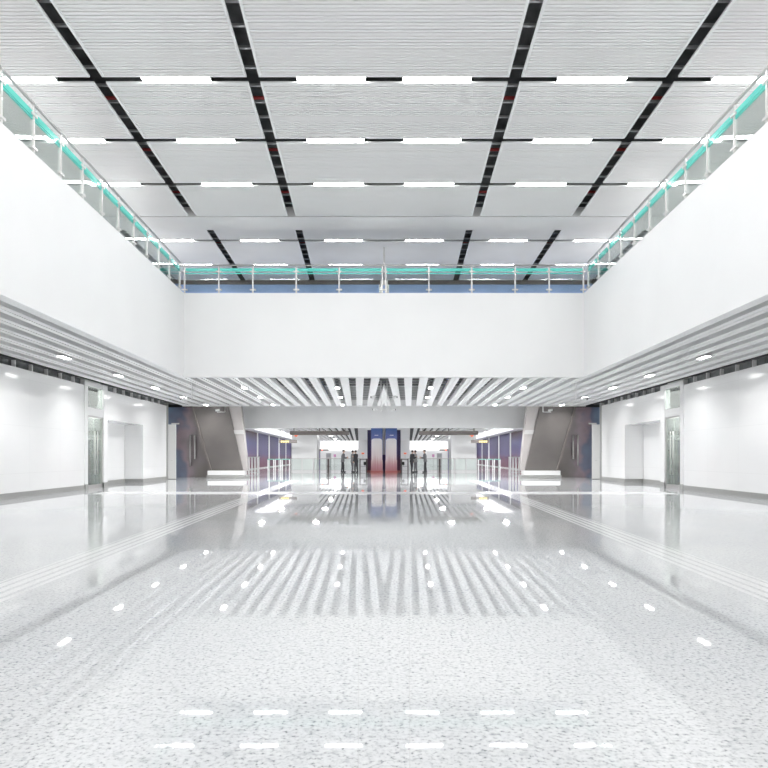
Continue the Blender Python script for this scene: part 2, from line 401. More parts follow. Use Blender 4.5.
# hangers and pipes in the dark gaps
k = 1.47; i = 0; js = []
while k < 27.4:
    if not 19.1 < k < 20.6: js.append(k)
    k += .59
for i, k in enumerate(js):
    H = H1 if k < 20 else H2
    b = new(); bxc(b, -11.1, k, k+.05, H+.14, H+.18)
    tag(link('ceiling_channel', b, 'galv'), 'galvanised channel glimpsed through the ceiling gaps, %s from the near end' % ORD[i], 'metal channel', 'support channels above the ceiling panels')
for i, k in enumerate((8.3, 10.3, 13.35, 15.6, 18.1, 23.6)):
    H = H1 if k < 20 else H2
    b = new(); tube(b, [P(1, -11.0, k, H+.27), (0, k, H+.27+EYE), P(-1, -11.0, k, H+.27)], .035)
    tag(link('sprinkler_pipe', b, 'red'), 'red sprinkler pipe crossing above the ceiling gaps, %s from the near end' % ORD[i], 'pipe', 'red pipes above the ceiling panels')

# ------------------------------------------------------------ lower ceiling baffles
pitch = .6
nb = 0
us = [-10.17 + pitch*i for i in range(20)]
for i, u in enumerate(us):
    for sg in SIDES:
        hw = .158
        start = -4 if u + hw < UF-.22 else FD+.25
        if u + hw > UF-.24 and u - hw < UF+.05: start = FD+.25
        b = new()
        for a, c in ((u-hw, u-.018), (u+.018, u+hw)):
            bx(b, sg, a, c, start, 37.6, ZL, ZL+.012); bx(b, sg, a, a+.012, start, 37.6, ZL+.012, ZL+.19); bx(b, sg, c-.012, c, start, 37.6, ZL+.012, ZL+.19)
        bx(b, sg, u-.018, u+.018, start, 37.6, ZL+.03, ZL+.042)
        if u + hw - S*start > -.02: clip_half(b, sg)
        if not b.verts: b.free(); continue
        tag(link('ceiling_baffle', b, 'baffle'), 'long white twin-ribbed ceiling baffle, %s from the %s wall' % (ORD[i], SN[sg]), 'ceiling baffle', 'white ceiling baffles under the gallery')
b = new(); bxc(b, -10.4, 37.62, 37.75, ZL-.03, ZL+.12); struct('trim_9', b, 'white')
# pipes, ducts and channels above the baffles
for i in range(16):
    k = 22.0 + i
    b = new(); bxc(b, -10.6, k, k+.08, ZL+.32, ZL+.38)
    tag(link('ceiling_channel', b, 'galv'), 'galvanised channel seen between the white baffles, %s behind the bulkhead' % ORD[i], 'metal channel', 'support channels above the baffles')
for i, (u, r, z, m) in enumerate(((-9.6,.22,.8,'galv'), (-7.0,.28,.9,'galv'), (-5.2,.12,.75,'blue_pipe'), (-3.4,.3,.95,'galv'), (-1.9,.10,.7,'blue_pipe'), (-.9,.16,.85,'galv'))):
    for sg in SIDES:
        b = new(); tube(b, [P(sg,u,20.8,ZL+z), P(sg,u,37.5,ZL+z)], r, 14)
        w = 'blue pipe' if m == 'blue_pipe' else 'round metal duct'
        tag(link('service_pipe' if m == 'blue_pipe' else 'air_duct', b, m), '%s running above the baffles, %s from the %s wall' % (w, ORD[i], SN[sg]), 'pipe' if m == 'blue_pipe' else 'duct')
# downlights
for li, u in enumerate((-8.75, -4.92, -.93)):
    ds = (10.4, 14.7, 19.0, 23.3, 27.5, 31.9, 36.6)
    for di, d in enumerate(ds):
        if d < FD+.6 and li > 0: continue
        if li == 2 and d < 24: continue
        for sg in SIDES:
            if li == 0: lab = '%s along the row near the %s wall' % (ORD[di], SN[sg])
            else: lab = '%s along the %s row of the %s half' % (ORD[di-3-(li == 2)], 'middle' if li == 1 else 'inner', SN[sg])
            t = thing('downlight', P(sg, u, d, ZL-.03), 'three-lamp downlight set in the white baffles, ' + lab, 'ceiling light', 'downlights between the baffles')
            b = new(); bx(b, sg, u-.12, u+.12, d-.36, d+.36, ZL-.028, ZL-.004)
            hs = link('light_housing', b, 'panelframe', t, bevel=.006)
            for q in (-.22, 0, .22):
                b = new(); c0 = P(sg, u, d+q, ZL-.04); tube(b, [c0, c0+Vector((0,0,.02))], .085, 16); link('lamp_lens', b, 'spot', hs)
            la = bpy.data.lights.new('downlight_beam', 'AREA'); la.shape = 'RECTANGLE'; la.size = .2; la.size_y = .6; la.energy = (190 if li else 45) if d > 31 else (75 if li else 62); la.spread = math.radians(150)
            lo = bpy.data.objects.new('downlight_beam', la); C.objects.link(lo); lo.location = (0, 0, -.03); lo.parent = t

# ------------------------------------------------------------ balustrades
RZ = 6.06
def post(pt, label, group, inward, cw=.09):
    "slim steel post with clamps; inward: unit vector across the glass"
    t = thing('railing_post', pt, label, 'railing post', group)
    b = new(); bw(b, pt.x-.022, pt.x+.022, pt.y-.022, pt.y+.022, pt.z, RZ+EYE-.03); link('post_shaft', b, 'steel', t, bevel=.005)
    b = new(); bw(b, pt.x-.03, pt.x+.03, pt.y-.03, pt.y+.03, pt.z, pt.z+.015); link('base_plate', b, 'steel', t)
    for z in (ZP+.12, ZP+.69):
        b = new(); ax = abs(inward.x) < .5
        bw(b, pt.x-(cw if ax else .035), pt.x+(cw if ax else .035), pt.y-(.035 if ax else .09), pt.y+(.035 if ax else .09), z+EYE-.022, z+EYE+.022)
        link('glass_clamp', b, 'steel', t, bevel=.004)
for sg in SIDES:
    ds = [4.0, 5.0, 6.0, 7.0, 8.0, 9.0, 10.0, 11.0, 12.0, 12.95, 13.93, 14.9, 15.9, 16.9, 17.9, 18.9, 20.0]
    uu = UF-.05
    vis = 0
    for i, d in enumerate(ds):
        post(P(sg, uu, d, ZP), 'steel railing post on the %s gallery edge, %s from the far corner' % (SN[sg], ORD[len(ds)-1-i]), 'posts of the side balustrades', Vector((1,0,0)))
        if i:
            a = ds[i-1]
            t = thing('glass_balustrade', P(sg, uu, (a+d)/2, ZP+.06), 'clear glass balustrade pane on the %s gallery, %s from the far corner' % (SN[sg], ORD[len(ds)-1-i]), 'glass balustrade', 'glass panes of the side balustrades')
            b = new(); bx(b, sg, uu-.006, uu+.006, a+.04, d-.04, ZP+.06, ZP+.62); link('pane', b, 'glass', t)
            b = new(); bx(b, sg, uu-.012, uu+.012, a+.03, d-.03, ZP+.645, ZP+.745); bx(b, sg, uu-.01, uu+.01, a+.03, d-.03, ZP+.60, ZP+.625); link('glass_edge', b, 'teal', t)
    b = new(); tube(b, [P(sg, uu, 3.6, RZ), P(sg, uu, 20.05, RZ)], .03, 12)
    simple('handrail', b, 'steelgrey', 'grey tubular handrail along the %s gallery edge' % SN[sg], 'handrail')
xs = []
for px in (184, 218.4, 252.5, 296, 339, 382.3):
    xs.append((px-384)/F*FD)
xs = xs + [-x for x in reversed(xs)]
for i, x in enumerate(xs):
    post(Vector((x, FD+.06, ZP+EYE)), 'steel railing post on the far gallery edge, %s from the left' % ORD[i], 'posts of the far balustrade', Vector((0,1,0)), .05 if abs(x) < .2 else .09)
    if i and x - xs[i-1] > .2:
        a = xs[i-1]; t = thing('glass_balustrade', Vector(((a+x)/2, FD+.06, ZP+EYE+.06)), 'clear glass balustrade pane on the far gallery, %s from the left' % ORD[i-1 if i < 6 else i-2], 'glass balustrade', 'glass panes of the far balustrade')
        b = new(); bw(b, a+.04, x-.04, FD+.054, FD+.066, ZP+EYE+.06, ZP+EYE+.60); link('pane', b, 'glass', t)
        b = new(); bw(b, a+.03, x-.03, FD+.05, FD+.07, ZP+EYE+.70, ZP+EYE+.80); bw(b, a+.03, x-.03, FD+.05, FD+.07, ZP+EYE+.62, ZP+EYE+.655); link('glass_edge', b, 'teal', t)
b = new(); tube(b, [(xs[0]-.15, FD+.06, RZ+EYE), (xs[-1]+.15, FD+.06, RZ+EYE)], .025, 12)
simple('handrail', b, 'steelgrey', 'grey tubular handrail along the far gallery edge', 'handrail')
# middle rod hanging over the far gallery
b = new(); tube(b, [(0, 23.2, H2+EYE), (0, 23.2, 6.35+EYE)], .02, 8)
t = thing('hanging_camera', (0, 23.2, H2+EYE), 'small grey camera pod hung on a rod over the far gallery centre', 'camera')
link('drop_rod', b, 'steelgrey', t)
for sg in SIDES:
    b = new(); tube(b, [(-sg*.11, 23.2, 5.75+EYE), (-sg*.11, 23.2, 6.2+EYE)], .07, 12); link('camera_pod', b, 'steel', t)
b = new(); bw(b, -.14, .14, 23.18, 23.22, 6.2+EYE, 6.36+EYE); link('bracket', b, 'steelgrey', t)

# ------------------------------------------------------------ beyond the side walls: mural, door leaf, stair cladding
def X(px, d): return (px-384)/F*d
def Z(py, d): return (456-py)/F*d + EYE
for sg in SIDES:
    n = SN[sg]; f = lambda px, d: sg*X(px, d)
    def pr(bm, pts, d0, d1):
        q = [(f(px, d0), Z(py, d0)) for px, py in pts]
        prism(bm, q if sg == 1 else q[::-1], d0, d1)
    b = new(); bw(b, *sorted((f(140, 40), f(222, 40))), 40.05, 40.2, 0, ZL+EYE+.1)
    o = tag(link('mural_wall', b, 'mural'), None, None, None, 'structure'); o.name = 'wall_mural_'+n
    # steel pull handles
    for px, y0, y1, w in ((190.4, 435, 466, 'taller'), (195, 435, 459, 'shorter')):
        b = new(); x = f(px, 39.9); tube(b, [(x, 39.85, Z(y1, 39.9)), (x, 39.85, Z(y0, 39.9))], .04)
        for q in (.15, .85):
            z = Z(y1, 39.9)*(1-q)+Z(y0, 39.9)*q; tube(b, [(x, 39.85, z), (x, 40.0, z)], .018)
        simple('pull_handle', b, 'polished', '%s vertical steel pull handle on the mural wall, %s side of hall' % (w, n), 'handle')
    # open white door leaf
    t = thing('service_door', Vector((f(172, 35.9), 35.9, 0)), 'tall white door leaf standing open beside the %s mural wall' % n, 'door')
    b = new(); bw(b, *sorted((f(168.3, 35.9), f(176, 35.9))), 35.87, 35.93, .02, Z(424.5, 35.9)); lf = link('door_leaf', b, 'doorwhite', t, bevel=.006)
    b = new(); x = f(172, 35.85); tube(b, [(x-.05, 35.84, 1.05), (x+.05, 35.84, 1.05)], .014); link('lever_handle', b, 'steel', lf)
    b = new(); bw(b, *sorted((f(172, 35.9), f(179.5, 35.9))), 35.8, 35.87, Z(424.5, 35.9)+.005, Z(423.2, 35.9)+.01); link('door_closer', b, 'steel', t)
    b = new(); bw(b, *sorted((f(168.3, 35.9), f(176, 35.9))), 35.86, 35.94, 0, .02); link('bottom_seal', b, 'black', t)
    # leaning stair enclosure
    t = thing('stair_enclosure', Vector((f(220, 37.8), 38.5, 0)), 'leaning brown stone stair enclosure on the %s side of the hall' % n, 'stair enclosure')
    b = new(); pr(b, [(191.5, 406.3), (228, 406.3), (243, 470.5), (210, 470.5)], 37.8, 38.45); link('stone_cladding', b, 'brown', t)
    b = new(); pr(b, [(228.2, 406.3), (241, 406.3), (247.5, 470.5), (243.2, 470.5)], 37.95, 38.45); link('steel_cladding', b, mat('satin steel cladding', (.50, .47, .46), .3, .3), t)
    b = new(); pr(b, [(207.5, 470.7), (244, 470.7), (244, 475), (207.5, 475)], 37.7, 38.45); link('white_plinth', b, 'white', t)
    b = new(); pr(b, [(206.5, 475.2), (246, 475.2), (246, 477.9), (206.5, 477.9)], 37.6, 38.45); link('curb', b, 'base', t)
    b = new(); pr(b, [(233.5, 430), (242.8, 430), (243.2, 434), (234.3, 434)], 37.85, 37.95); link('cladding_band', b, 'steel', t)
    b = new(); pr(b, [(191.5, 406.3), (193, 406.3), (211.5, 470.5), (210, 470.5)], 37.7, 37.8); link('edge_trim', b, 'signbrown', t)
    # barred barrier next to it
    d = 46; t = thing('barred_barrier', Vector((f(252, d), d, 0)), 'low barrier of white upright bars beside the %s stair enclosure' % n, 'barrier')
    b = new(); bw(b, *sorted((f(244, d), f(260, d))), d-.03, d+.03, 1.2, 1.25); link('top_rail', b, 'steel', t)
    b = new(); bw(b, *sorted((f(244, d), f(260, d))), d-.02, d+.02, .10, .14); link('bottom_rail', b, 'steel', t)
    for px in (245.5, 249, 252, 255, 258.6):
        b = new(); bw(b, *sorted((f(px-.7, d), f(px+.7, d))), d-.03, d+.03, 0, 1.2); link('upright_bar', b, 'white', t)
    # poster wall
    pw = -10.45
    b = new(); bx(b, sg, pw-.3, pw, 50, 100, -1.3, 2.4); struct('wall_posters_'+n, b, 'white')
    for i, (a, c) in enumerate(((58.6, 64.8), (66.6, 73.2), (75.4, 82.4), (84.2, 90.2), (91.8, 98))):
        t = thing('wall_poster', P(sg, pw, (a+c)/2, -1.25), 'tall %s poster panel on the far %s wall, %s along' % ('dusk blue and rose' if i == 0 else 'violet', n, ORD[i]), 'poster', 'poster panels on the far walls')
        b = new(); bx(b, sg, pw, pw+.06, a-.35, c+.3, -1.2, 2.36); link('printed_sheet', b, 'poster_dusk' if i == 0 else 'poster_violet', t)
        b = new(); bx(b, sg, pw, pw+.08, a-.35, c+.3, -1.3, -1.2); link('bottom_trim', b, 'steel', t)
        b = new(); bx(b, sg, pw, pw+.08, c+.45, c+1.1, -1.3, 2.4); struct('column_%s' % n, b, 'white')
    # white block wall
    b = new(); bx(b, sg, -6.5, -4.1, 62, 66, -1.3, 2.4); struct('column_block_'+n, b, noise_tint(mat('pale block', (.74, .74, .735), .35), (.74, .74, .735), .02, 1))
    # glass barriers
    d = 59
    for i, (p0, p1) in enumerate(((267.5, 274.2), (274.8, 281.2), (281.8, 290))):
        t = thing('ticket_barrier', Vector((f((p0+p1)/2, d), d, 0)), 'low glass barrier with teal top rail before the far %s posters, %s along' % (n, ORD[i]), 'barrier')
        b = new(); bw(b, *sorted((f(p0+.4, d), f(p1-.4, d))), d-.01, d+.01, .12, .95); link('pane', b, 'glass', t)
        b = new(); bw(b, *sorted((f(p0, d), f(p1, d))), d-.04, d+.04, .95, 1.04); link('top_rail', b, 'tealrail', t)
        for px in (p0+.5, p1-.5):
            b = new(); bw(b, *sorted((f(px-.45, d), f(px+.45, d))), d-.05, d+.05, 0, .95); link('post', b, 'white', t)
    # long glass railing before the people
    d = 52.5
    t = thing('glass_railing', Vector((f(330, d), d, 0)), 'long clear glass railing behind the %s standing people' % n, 'railing')
    b = new(); bw(b, *sorted((f(290.5, d), f(367, d))), d-.03, d+.03, 1.06, 1.11); link('top_rail', b, 'steelgrey', t)
    b = new(); bw(b, *sorted((f(290.5, d), f(367, d))), d-.02, d+.02, .12, .15); link('bottom_rail', b, 'steelgrey', t)
    for px, m, w in ((291, 'steel', .4), (302, 'steel', .3), (313.5, 'white', .7), (328.3, 'darkpost', .8), (343, 'steel', .3), (360, 'darkpost', .5), (366.6, 'darkpost', .7)):
        b = new(); bw(b, *sorted((f(px-w, d), f(px+w, d))), d-.05, d+.05, 0, 1.06); link('post', b, m, t)
    for p0, p1 in ((291.7, 301.5), (302.6, 312.5), (314.5, 327.2), (329.4, 342.4), (343.6, 359.2)):
        b = new(); bw(b, *sorted((f(p0, d), f(p1, d))), d-.008, d+.008, .15, 1.06); link('pane', b, 'glass', t)
    # hanging brown sign box (its back) and the amber sign
    d = 42
    t = thing('hanging_sign', Vector((f(320, d), d, Z(435, d))), 'long blank taupe sign box hung in front of the %s far hall' % n, 'hanging sign')
    b = new(); bw(b, *sorted((f(290, d), f(349, d))), d-.12, d+.12, Z(435, d), Z(431.1, d)); link('sign_box', b, 'signbrown', t, bevel=.01)
    for px in (294, 319.5, 345):
        b = new(); tube(b, [(f(px, d), d, Z(431.2, d)), (f(px, d), d, 2.4+EYE)], .03, 8); link('drop_rod', b, 'signbrown', t)
    d = 60
    t = thing('hanging_sign', Vector((f(288, d), d, Z(443, d))), 'small dark sign with amber lettering above the %s glass barriers' % n, 'hanging sign')
    b = new(); bw(b, *sorted((f(279, d), f(297, d))), d-.1, d+.1, Z(443, d), Z(440, d)); link('sign_box', b, 'signbrown', t)
    b = new(); p = 281.2
    for w in (.9, .5, .7, .4, .6, .8, .5, .6): bw(b, *sorted((f(p, d), f(p+w, d))), d-.12, d-.1, Z(442.3, d), Z(440.8, d)); p += w+.4
    link('lettering', b, 'amber', t)
    for px in (281, 295):
        b = new(); tube(b, [(f(px, d), d, Z(440, d)), (f(px, d), d, 2.4+EYE)], .03, 8); link('drop_rod', b, 'steelgrey', t)
    d = 44
    b = new(); pr(b, [(294, 435.2), (298, 435.2), (296, 437.2)], d, d+.05); simple('triangle_sign', b, 'orange', 'small orange triangle hung under the %s taupe sign box' % n, 'sign')
    d = 74
    t = thing('hanging_sign', Vector((f(323, d), d, Z(451, d))), 'tiny dark sign with an orange square deep in the %s far hall' % n, 'hanging sign')
    b = new(); bw(b, *sorted((f(318, d), f(328.5, d))), d-.08, d+.08, Z(450.8, d), Z(449.2, d)); link('sign_box', b, 'signbrown', t)
    b = new(); bw(b, *sorted((f(321.4, d), f(323, d))), d-.1, d-.08, Z(450.7, d), Z(449.3, d)); link('orange_square', b, 'orange', t)
    b = new(); tube(b, [(f(318.7, d), d, Z(449.3, d)), (f(318.7, d), d, 2.4+EYE)], .03, 8); link('drop_rod', b, 'steelgrey', t)
    d = 76
    b = new(); bw(b, *sorted((f(317.6, d), f(320, d))), d, d+.3, 0, Z(450.9, d)); simple('purple_pillar_panel', b, 'purple', 'narrow purple panel standing beside the %s pale block wall' % n, 'panel')
    d = 80
    t = thing('information_kiosk', Vector((f(328.5, d), d, 0)), 'pale grey kiosk cabinet behind the %s glass railing' % n, 'kiosk')
    b = new(); bw(b, *sorted((f(326, d), f(331, d))), d, d+.5, .1, Z(453.2, d)); link('cabinet', b, 'kiosk', t, bevel=.01)
    b = new(); bw(b, *sorted((f(326.6, d), f(330.4, d))), d-.02, d, Z(457, d), Z(454, d)); link('screen', b, 'galv', t)
    b = new(); bw(b, *sorted((f(326.4, d), f(330.6, d))), d+.05, d+.45, 0, .1); link('plinth', b, 'base', t)
    d = 78
    t = thing('pink_sign_stand', Vector((f(334.7, d), d, 0)), 'small pink sign on a stand behind the %s glass railing' % n, 'sign')
    b = new(); bw(b, *sorted((f(333.6, d), f(335.9, d))), d-.02, d+.02, Z(457, d), Z(454.3, d)); link('sign_board', b, 'pinkmark', t)
    b = new(); tube(b, [(f(334.7, d), d, .02), (f(334.7, d), d, Z(457, d))], .03, 8); link('pole', b, 'steel', t)
    b = new(); tube(b, [(f(334.7, d), d, 0), (f(334.7, d), d, .03)], .25, 16); link('foot_disc', b, 'steel', t)
    # counter with a screen by the central towers
    d = 51.3
    t = thing('service_counter', Vector((f(363, d), d, 0)), 'small counter with shelf beside the %s advert tower' % n, 'counter')
    b = new(); bw(b, *sorted((f(359.8, d), f(366.8, d))), d-.3, d+.3, .98, 1.03); link('counter_top', b, 'darkpost', t)
    for px in (360.2, 366.4):
        b = new(); bw(b, *sorted((f(px-.3, d), f(px+.3, d))), d-.28, d+.28, 0, .98); link('leg_panel', b, 'darkpost', t)
    b = new(); bw(b, *sorted((f(360.6, d), f(366, d))), d-.25, d+.25, .45, .49); link('shelf', b, 'galv', t)
    t = thing('monitor', Vector((f(365, d), d, .49)), 'dark monitor on the shelf of the %s small counter' % n, 'monitor')
    b = new(); bw(b, *sorted((f(363.6, d), f(366, d))), d-.03, d+.03, .58, .84); link('screen', b, 'black', t)
    b = new(); bw(b, *sorted((f(364.6, d), f(365, d))), d-.02, d+.05, .49, .6); link('stand', b, 'black', t)
    t = thing('notice_stand', Vector((f(363, d), d, 1.03)), 'small red topped notice stand on the %s small counter' % n, 'sign')
    b = new(); tube(b, [(f(362.9, d), d, 1.03), (f(362.9, d), d, 1.45)], .02, 8); link('stem', b, 'steel', t)
    b = new(); bw(b, *sorted((f(361.6, d), f(364.2, d))), d-.02, d+.02, 1.45, 1.56); link('notice', b, 'orange', t)

    # advert tower
    d = 50
    t = thing('advert_tower', Vector((f(376.8, d), d, 0)), 'tall lit advert tower, blue above a pale arch, %s of the centre line' % n, 'advert tower')
    b = new(); bw(b, *sorted((f(371, d), f(382.6, d))), d, d+.06, .14, Z(428, d)); link('poster', b, 'poster_tower', t)
    b = new(); bw(b, *sorted((f(371, d), f(382.6, d))), d+.06, d+1.6, .14, Z(428, d)); link('casing', b, 'purple', t)
    b = new(); bw(b, *sorted((f(370.6, d), f(382.9, d))), d-.05, d+1.65, 0, .14); link('plinth', b, 'rose', t)
    b = new(); p = 374.6
    for w in (.5, .7, .4, .6, .5): bw(b, *sorted((f(p, d), f(p+w, d))), d-.012, d, Z(435.6, d), Z(434.9, d)); p += w+.22
    link('caption_marks', b, 'whiteglyph', t)
    d = 52.2
    t = thing('advert_pillar', Vector((f(369, d), d, 0)), 'narrow purple advert pillar behind the %s advert tower' % n, 'pillar')
    b = new(); bw(b, *sorted((f(367.4, d), f(371.6, d))), d, d+.8, .12, Z(430, d)); link('pillar_body', b, 'poster_violet', t)
    b = new(); bw(b, *sorted((f(367.1, d), f(371.8, d))), d-.04, d+.84, 0, .12); link('plinth', b, 'rose', t)
    # far ceiling, cove light, far wall
    b = new(); bx(b, sg, -9.3, -7.6, 57, 96, 2.36, 2.39)
    tag(link('cove_light', b, 'cove'), 'long bright ceiling cove beside the %s poster wall' % n, 'ceiling light')
    b = new(); bx(b, sg, -5.9, .9 if False else -.2, 99.4, 99.6, .95, 2.3)
    tag(link('light_wall', b, 'cove'), 'broad glowing light panel at the end of the %s far hall' % n, 'light panel')
    for i in range(11):
        u = -6.2 + i*.55
        b = new(); bx(b, sg, u, u+.3, 43, 96, 2.22, 2.34)
        tag(link('ceiling_baffle', b, 'baffle'), 'far hall ceiling baffle on the %s, %s from its outer edge' % (n, ORD[i]), 'ceiling baffle', 'ceiling baffles of the far hall')
    b = new(); bx(b, sg, -6.3, -.1, 42.8, 98, 2.37, 2.4); struct('ceiling_recess_'+n, b, 'plenum')
    for i, k in enumerate((46, 58, 70, 82, 94)):
        for j, u in enumerate((-7.0, -3.05)):
            t = thing('downlight', P(sg, u, k, 2.2), 'small square downlight over the %s far hall, %s row, %s side' % (n, ORD[i], 'outer' if j == 0 else 'inner'), 'ceiling light', 'downlights of the far hall')
            b = new(); bx(b, sg, u-.15, u+.15, k-.15, k+.15, 2.19, 2.215); link('lamp_lens', b, 'spot', t)
            b = new(); bx(b, sg, u-.19, u+.19, k-.19, k+.19, 2.216, 2.24 if j else 2.4); link('light_housing', b, 'white', t)
            la = bpy.data.lights.new('downlight_beam', 'AREA'); la.shape = 'SQUARE'; la.size = .4; la.energy = 150
            lo = bpy.data.objects.new('downlight_beam', la); C.objects.link(lo); lo.location = (0, 0, -.03); lo.parent = t
    # cameras hung from the baffles
    for (px, yt, yb, ax, d, w) in ((225, 398, 412, 217, 35.5, 'above the %s stair enclosure' % n), (192, 384, 401, 183, 26.2, 'below the baffles near the %s gallery corner' % n),
                               (381, 390, 399, 373, 27.5, 'near the centre, nearer one of the %s pair' % n), (381.4, 402, 411, 374.5, 35.0, 'near the centre, farther one of the %s pair' % n)):
        t = thing('security_camera', Vector((f(px, d), d, ZL+EYE)), 'white camera on a hanging rod ' + w, 'camera', 'cameras hung under the baffles')
        zb = Z(yb, d)
        b = new(); tube(b, [(f(px, d), d, ZL+EYE+.3), (f(px, d), d, zb), (f(ax, d), d, zb)], .025, 8); link('hanging_rod', b, 'white', t)
        x0, x1 = sorted((f(ax-1.5, d), f(ax+2.6, d)))
        b = new(); tube(b, [(x0, d, zb+.08), (x1, d, zb+.12)], .055, 12); cb = link('camera_body', b, 'white', t)
        b = new(); xl = f(ax-1.7, d); tube(b, [(xl, d, zb+.08), (xl+(.03 if sg == -1 else -.03), d, zb+.078)], .045, 12); link('lens', b, 'black', cb)
b = new(); bxc(b, -12.5, 40.95, 101, 2.41, 2.6); struct('ceiling_far', b, 'white')
b = new(); bxc(b, -12.5, 99.7, 100, -1.3, 2.4); struct('wall_far', b, 'white')
b = new(); bw(b, -.35, .35, 54, 54.6, 0, 2.4+EYE); struct('column_centre', b, 'white')
b = new(); tube(b, [(0, 52.6, 0), (0, 52.6, 1.28)], .16, 14); ball(b, (0, 52.6, 1.3), .17, .17, .12)
simple('rounded_bollard', b, 'purple', 'dark purple rounded bollard in the gap between the two advert towers', 'bollard')
for sg in SIDES:
    b = new(); bx(b, sg, -12.5, -12.3, 36, 101, -1.3, 4.4); struct('wall_far_'+SN[sg], b, 'white')

# ------------------------------------------------------------ people
def limb(bm, pts, rad, n=12):
    "tapered limb with rounded joints"
    pts = [Vector(p) for p in pts]
    for (p, q), (a, c) in zip(zip(pts, pts[1:]), zip(rad, rad[1:])):
        t = (q-p).normalized(); u = t.cross(Vector((0,0,1)) if abs(t.z) < .9 else Vector((1,0,0))).normalized(); v = t.cross(u)
        r0 = [bm.verts.new(p + a*(math.cos(k*2*math.pi/n)*u + math.sin(k*2*math.pi/n)*v)) for k in range(n)]
        r1 = [bm.verts.new(q + c*(math.cos(k*2*math.pi/n)*u + math.sin(k*2*math.pi/n)*v)) for k in range(n)]
        for k in range(n): bm.faces.new((r0[k], r0[(k+1) % n], r1[(k+1) % n], r1[k]))
        bm.faces.new(r0[::-1]); bm.faces.new(r1)
    for p, a in zip(pts, rad): ball(bm, p, a, a, a, 12)
def loft(bm, rings, n=20):
    "rings: (x, z, half depth, half width)"
    rr = [[bm.verts.new((x + dx*math.cos(k*2*math.pi/n), w*math.sin(k*2*math.pi/n), z)) for k in range(n)] for x, z, dx, w in rings]
    for a, c in zip(rr, rr[1:]):
        for k in range(n): bm.faces.new((a[k], a[(k+1) % n], c[(k+1) % n], c[k]))
    bm.faces.new(rr[0][::-1]); bm.faces.new(rr[-1])
def fuse(name, bm, m, parent, vox):
    bmesh.ops.recalc_face_normals(bm, faces=bm.faces)
    me = bpy.data.meshes.new(name); bm.to_mesh(me); bm.free()
    o = bpy.data.objects.new(name, me); C.objects.link(o)
    md = o.modifiers.new('r', 'REMESH'); md.mode = 'VOXEL'; md.voxel_size = vox; md.use_smooth_shade = True
    sm = o.modifiers.new('s', 'SMOOTH'); sm.factor = .5; sm.iterations = 3
    bpy.context.view_layer.update()
    nm = bpy.data.meshes.new_from_object(o.evaluated_get(bpy.context.evaluated_depsgraph_get())); o.modifiers.clear(); o.data = nm; nm.name = name
    nm.materials.clear(); nm.materials.append(M[m]); o.parent = parent
    return o
